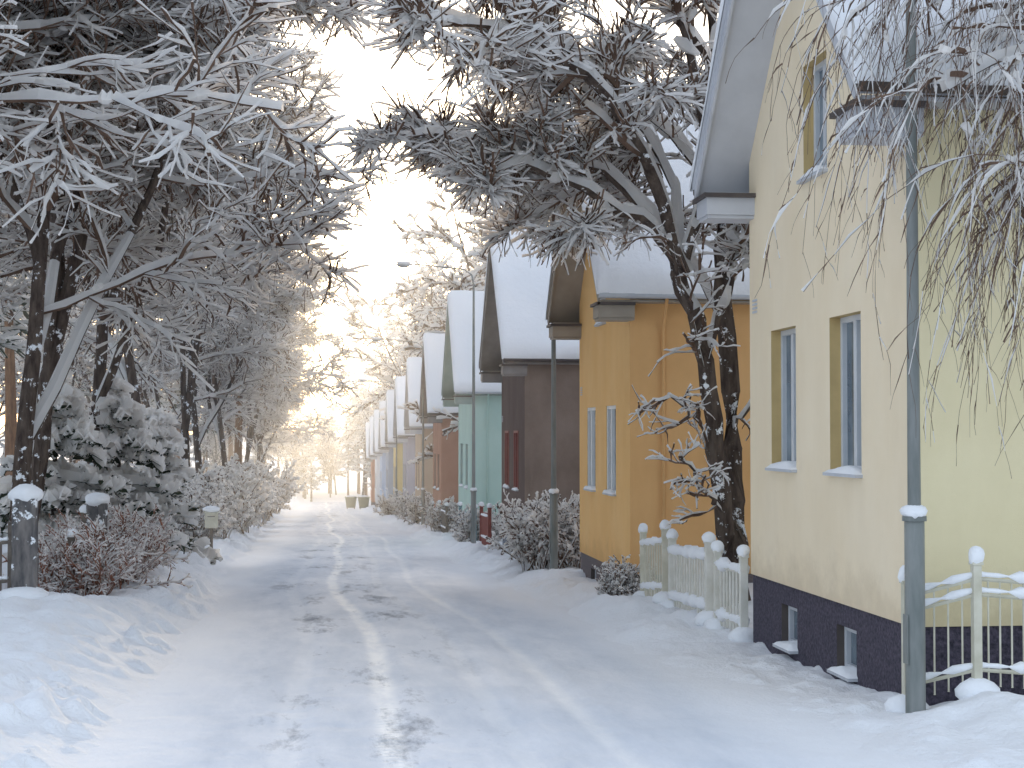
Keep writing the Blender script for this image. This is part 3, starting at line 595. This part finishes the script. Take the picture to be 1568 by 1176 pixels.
def gate_post(x,y,w,h,seed,rot=.1):
    # square weathered post, slightly tapered and uneven, thick snow cap and drift at the foot
    mb=MB(); rg=np.random.default_rng(seed); K=9
    for k in range(K):
        z=-.3+(h+.3)*k/(K-1); r=w/2*(1.04-.08*k/(K-1)); j=rg.normal(size=8)*.006; c=r*.18
        ring=[(-r+c,-r),(r-c,-r),(r,-r+c),(r,r-c),(r-c,r),(-r+c,r),(-r,r-c),(-r,-r+c)]
        cur=[(a+j[q],b_+j[(q+3)%8],z) for q,(a,b_) in enumerate(ring)]
        s0=len(mb.v); mb.v+=cur
        if k:
            for q in range(8): mb.f.append((s0-8+q,s0-8+(q+1)%8,s0+(q+1)%8,s0+q)); mb.m.append(mb.mi(M_post)); mb.sm.append(False)
    mb.f.append(tuple(range(len(mb.v)-8,len(mb.v)))); mb.m.append(mb.mi(M_post)); mb.sm.append(False)
    mb.blob((0,0,h+.05),(w/2+.045,w/2+.045,.13),M_rsnow,seed,14,8)
    mb.blob((0,-w*.3,.0),(w,w,.14),M_rsnow,seed+8,14,8)
    mb.build('weathered_gate_post',None,(x,y,gz(x,y)),rot=rot)
gate_post(-3.62,20.6,.3,1.2,1); gate_post(-4.3,20.95,.26,1.2,2); gate_post(-3.65,27.2,.34,1.3,3); gate_post(-3.3,62,.35,1.2,4); gate_post(-3.0,88,.4,1.3,5)
mb=MB(); mb.box(-.04,.04,-.04,.04,-.3,.75,M_wfence); mb.box(-.17,.17,-.13,.13,.6,1.0,M_fence); mb.prism([(-.16,1.0),(.16,1.0),(0,1.1)],-.2,.2,M_fence); mb.box(-.1,.1,-.137,-.131,.9,.92,M_dtrim); mb.blob((0,0,1.1),(.22,.18,.1),M_rsnow,5)
mb.build('mailbox',None,(-3.0,45,gz(-3.0,45)),bevel=.008)
M_bin=mat_surface('bin_green_plastic',(.02,.07,.045),(.03,.09,.06),4,60,.1,.002,.45)
def wbin(x,y):
    mb=MB(); mb.v+=[(-.42,-.3,.12),(.42,-.3,.12),(.42,.3,.12),(-.42,.3,.12),(-.55,-.4,1.1),(.55,-.4,1.1),(.55,.4,1.1),(-.55,.4,1.1)]
    for f in [(0,3,2,1),(4,5,6,7),(0,1,5,4),(1,2,6,5),(2,3,7,6),(3,0,4,7)]: mb.f.append(f); mb.m.append(mb.mi(M_bin)); mb.sm.append(False)
    mb.box(-.6,.6,-.45,.45,1.1,1.16,M_bin); mb.cyl([(-.5,.42,1.2),(.5,.42,1.2)],[.03,.03],M_bin)
    for s in (-.35,.35): mb.cyl([(s-.04,.25,.12),(s+.04,.25,.12)],[.12,.12],M_dtrim,14)
    for s in (-.35,.35): mb.cyl([(s-.04,-.25,.09),(s+.04,-.25,.09)],[.09,.09],M_dtrim,14)
    mb.blob((0,0,1.2),(.56,.42,.12),M_rsnow,2)
    mb.build('wheeled_waste_bin',None,(x,y,float(base_z(y))+.03),bevel=.015)
wbin(2.7,160); wbin(3.9,158)
# ------------------------------------------------------------ frosty mist in the street
mb=MB(); m=bpy.data.materials.new('frosty_mist'); m.use_nodes=True; nt=m.node_tree; nt.nodes.clear()
out=nt.nodes.new('ShaderNodeOutputMaterial'); vs=nt.nodes.new('ShaderNodeVolumeScatter'); vs.inputs['Color'].default_value=(.98,.98,.98,1); vs.inputs['Density'].default_value=.0022; vs.inputs['Anisotropy'].default_value=.64
nt.links.new(vs.outputs[0],out.inputs['Volume'])
mb.box(-90,90,26,330,-14,26,m); mb.build('frosty_mist')
# ------------------------------------------------------------ light
AZ=R_(-2.0); EL=R_(8.0)
s=Vector((-math.sin(AZ)*math.cos(EL),math.cos(AZ)*math.cos(EL),math.sin(EL)))
sd=bpy.data.lights.new('sun','SUN'); sd.energy=4.8; sd.angle=R_(.6); sd.color=(1,.81,.58)
so=bpy.data.objects.new('sun',sd); col.objects.link(so); so.rotation_euler=s.to_track_quat('Z','Y').to_euler(); so.location=(0,0,50)
w=bpy.data.worlds.new('World'); scene.world=w; w.use_nodes=True; nt=w.node_tree; bg=nt.nodes['Background']
sky=nt.nodes.new('ShaderNodeTexSky'); sky.sky_type='NISHITA'; sky.sun_disc=False; sky.sun_elevation=EL; sky.sun_rotation=-AZ
sky.air_density=1.0; sky.dust_density=1.5; sky.ozone_density=1.5; sky.altitude=50
# thin high winter haze added to the clear sky
ad=nt.nodes.new('ShaderNodeMix'); ad.data_type='RGBA'; ad.blend_type='ADD'; ad.inputs['Factor'].default_value=1
nt.links.new(sky.outputs[0],ad.inputs[6]); ad.inputs[7].default_value=(4.95,5.4,6.25,1)
nt.links.new(ad.outputs[2],bg.inputs['Color']); bg.inputs['Strength'].default_value=.15
# ------------------------------------------------------------ camera
cd=bpy.data.cameras.new('camera'); cam=bpy.data.objects.new('camera',cd); col.objects.link(cam)
cd.sensor_width=36; cd.lens=57.4; cd.clip_end=8000; cam.rotation_euler=(R_(91.7),0,R_(-6.594)); scene.camera=cam
scene.view_settings.view_transform='Standard'; scene.view_settings.look='None'; scene.view_settings.exposure=0
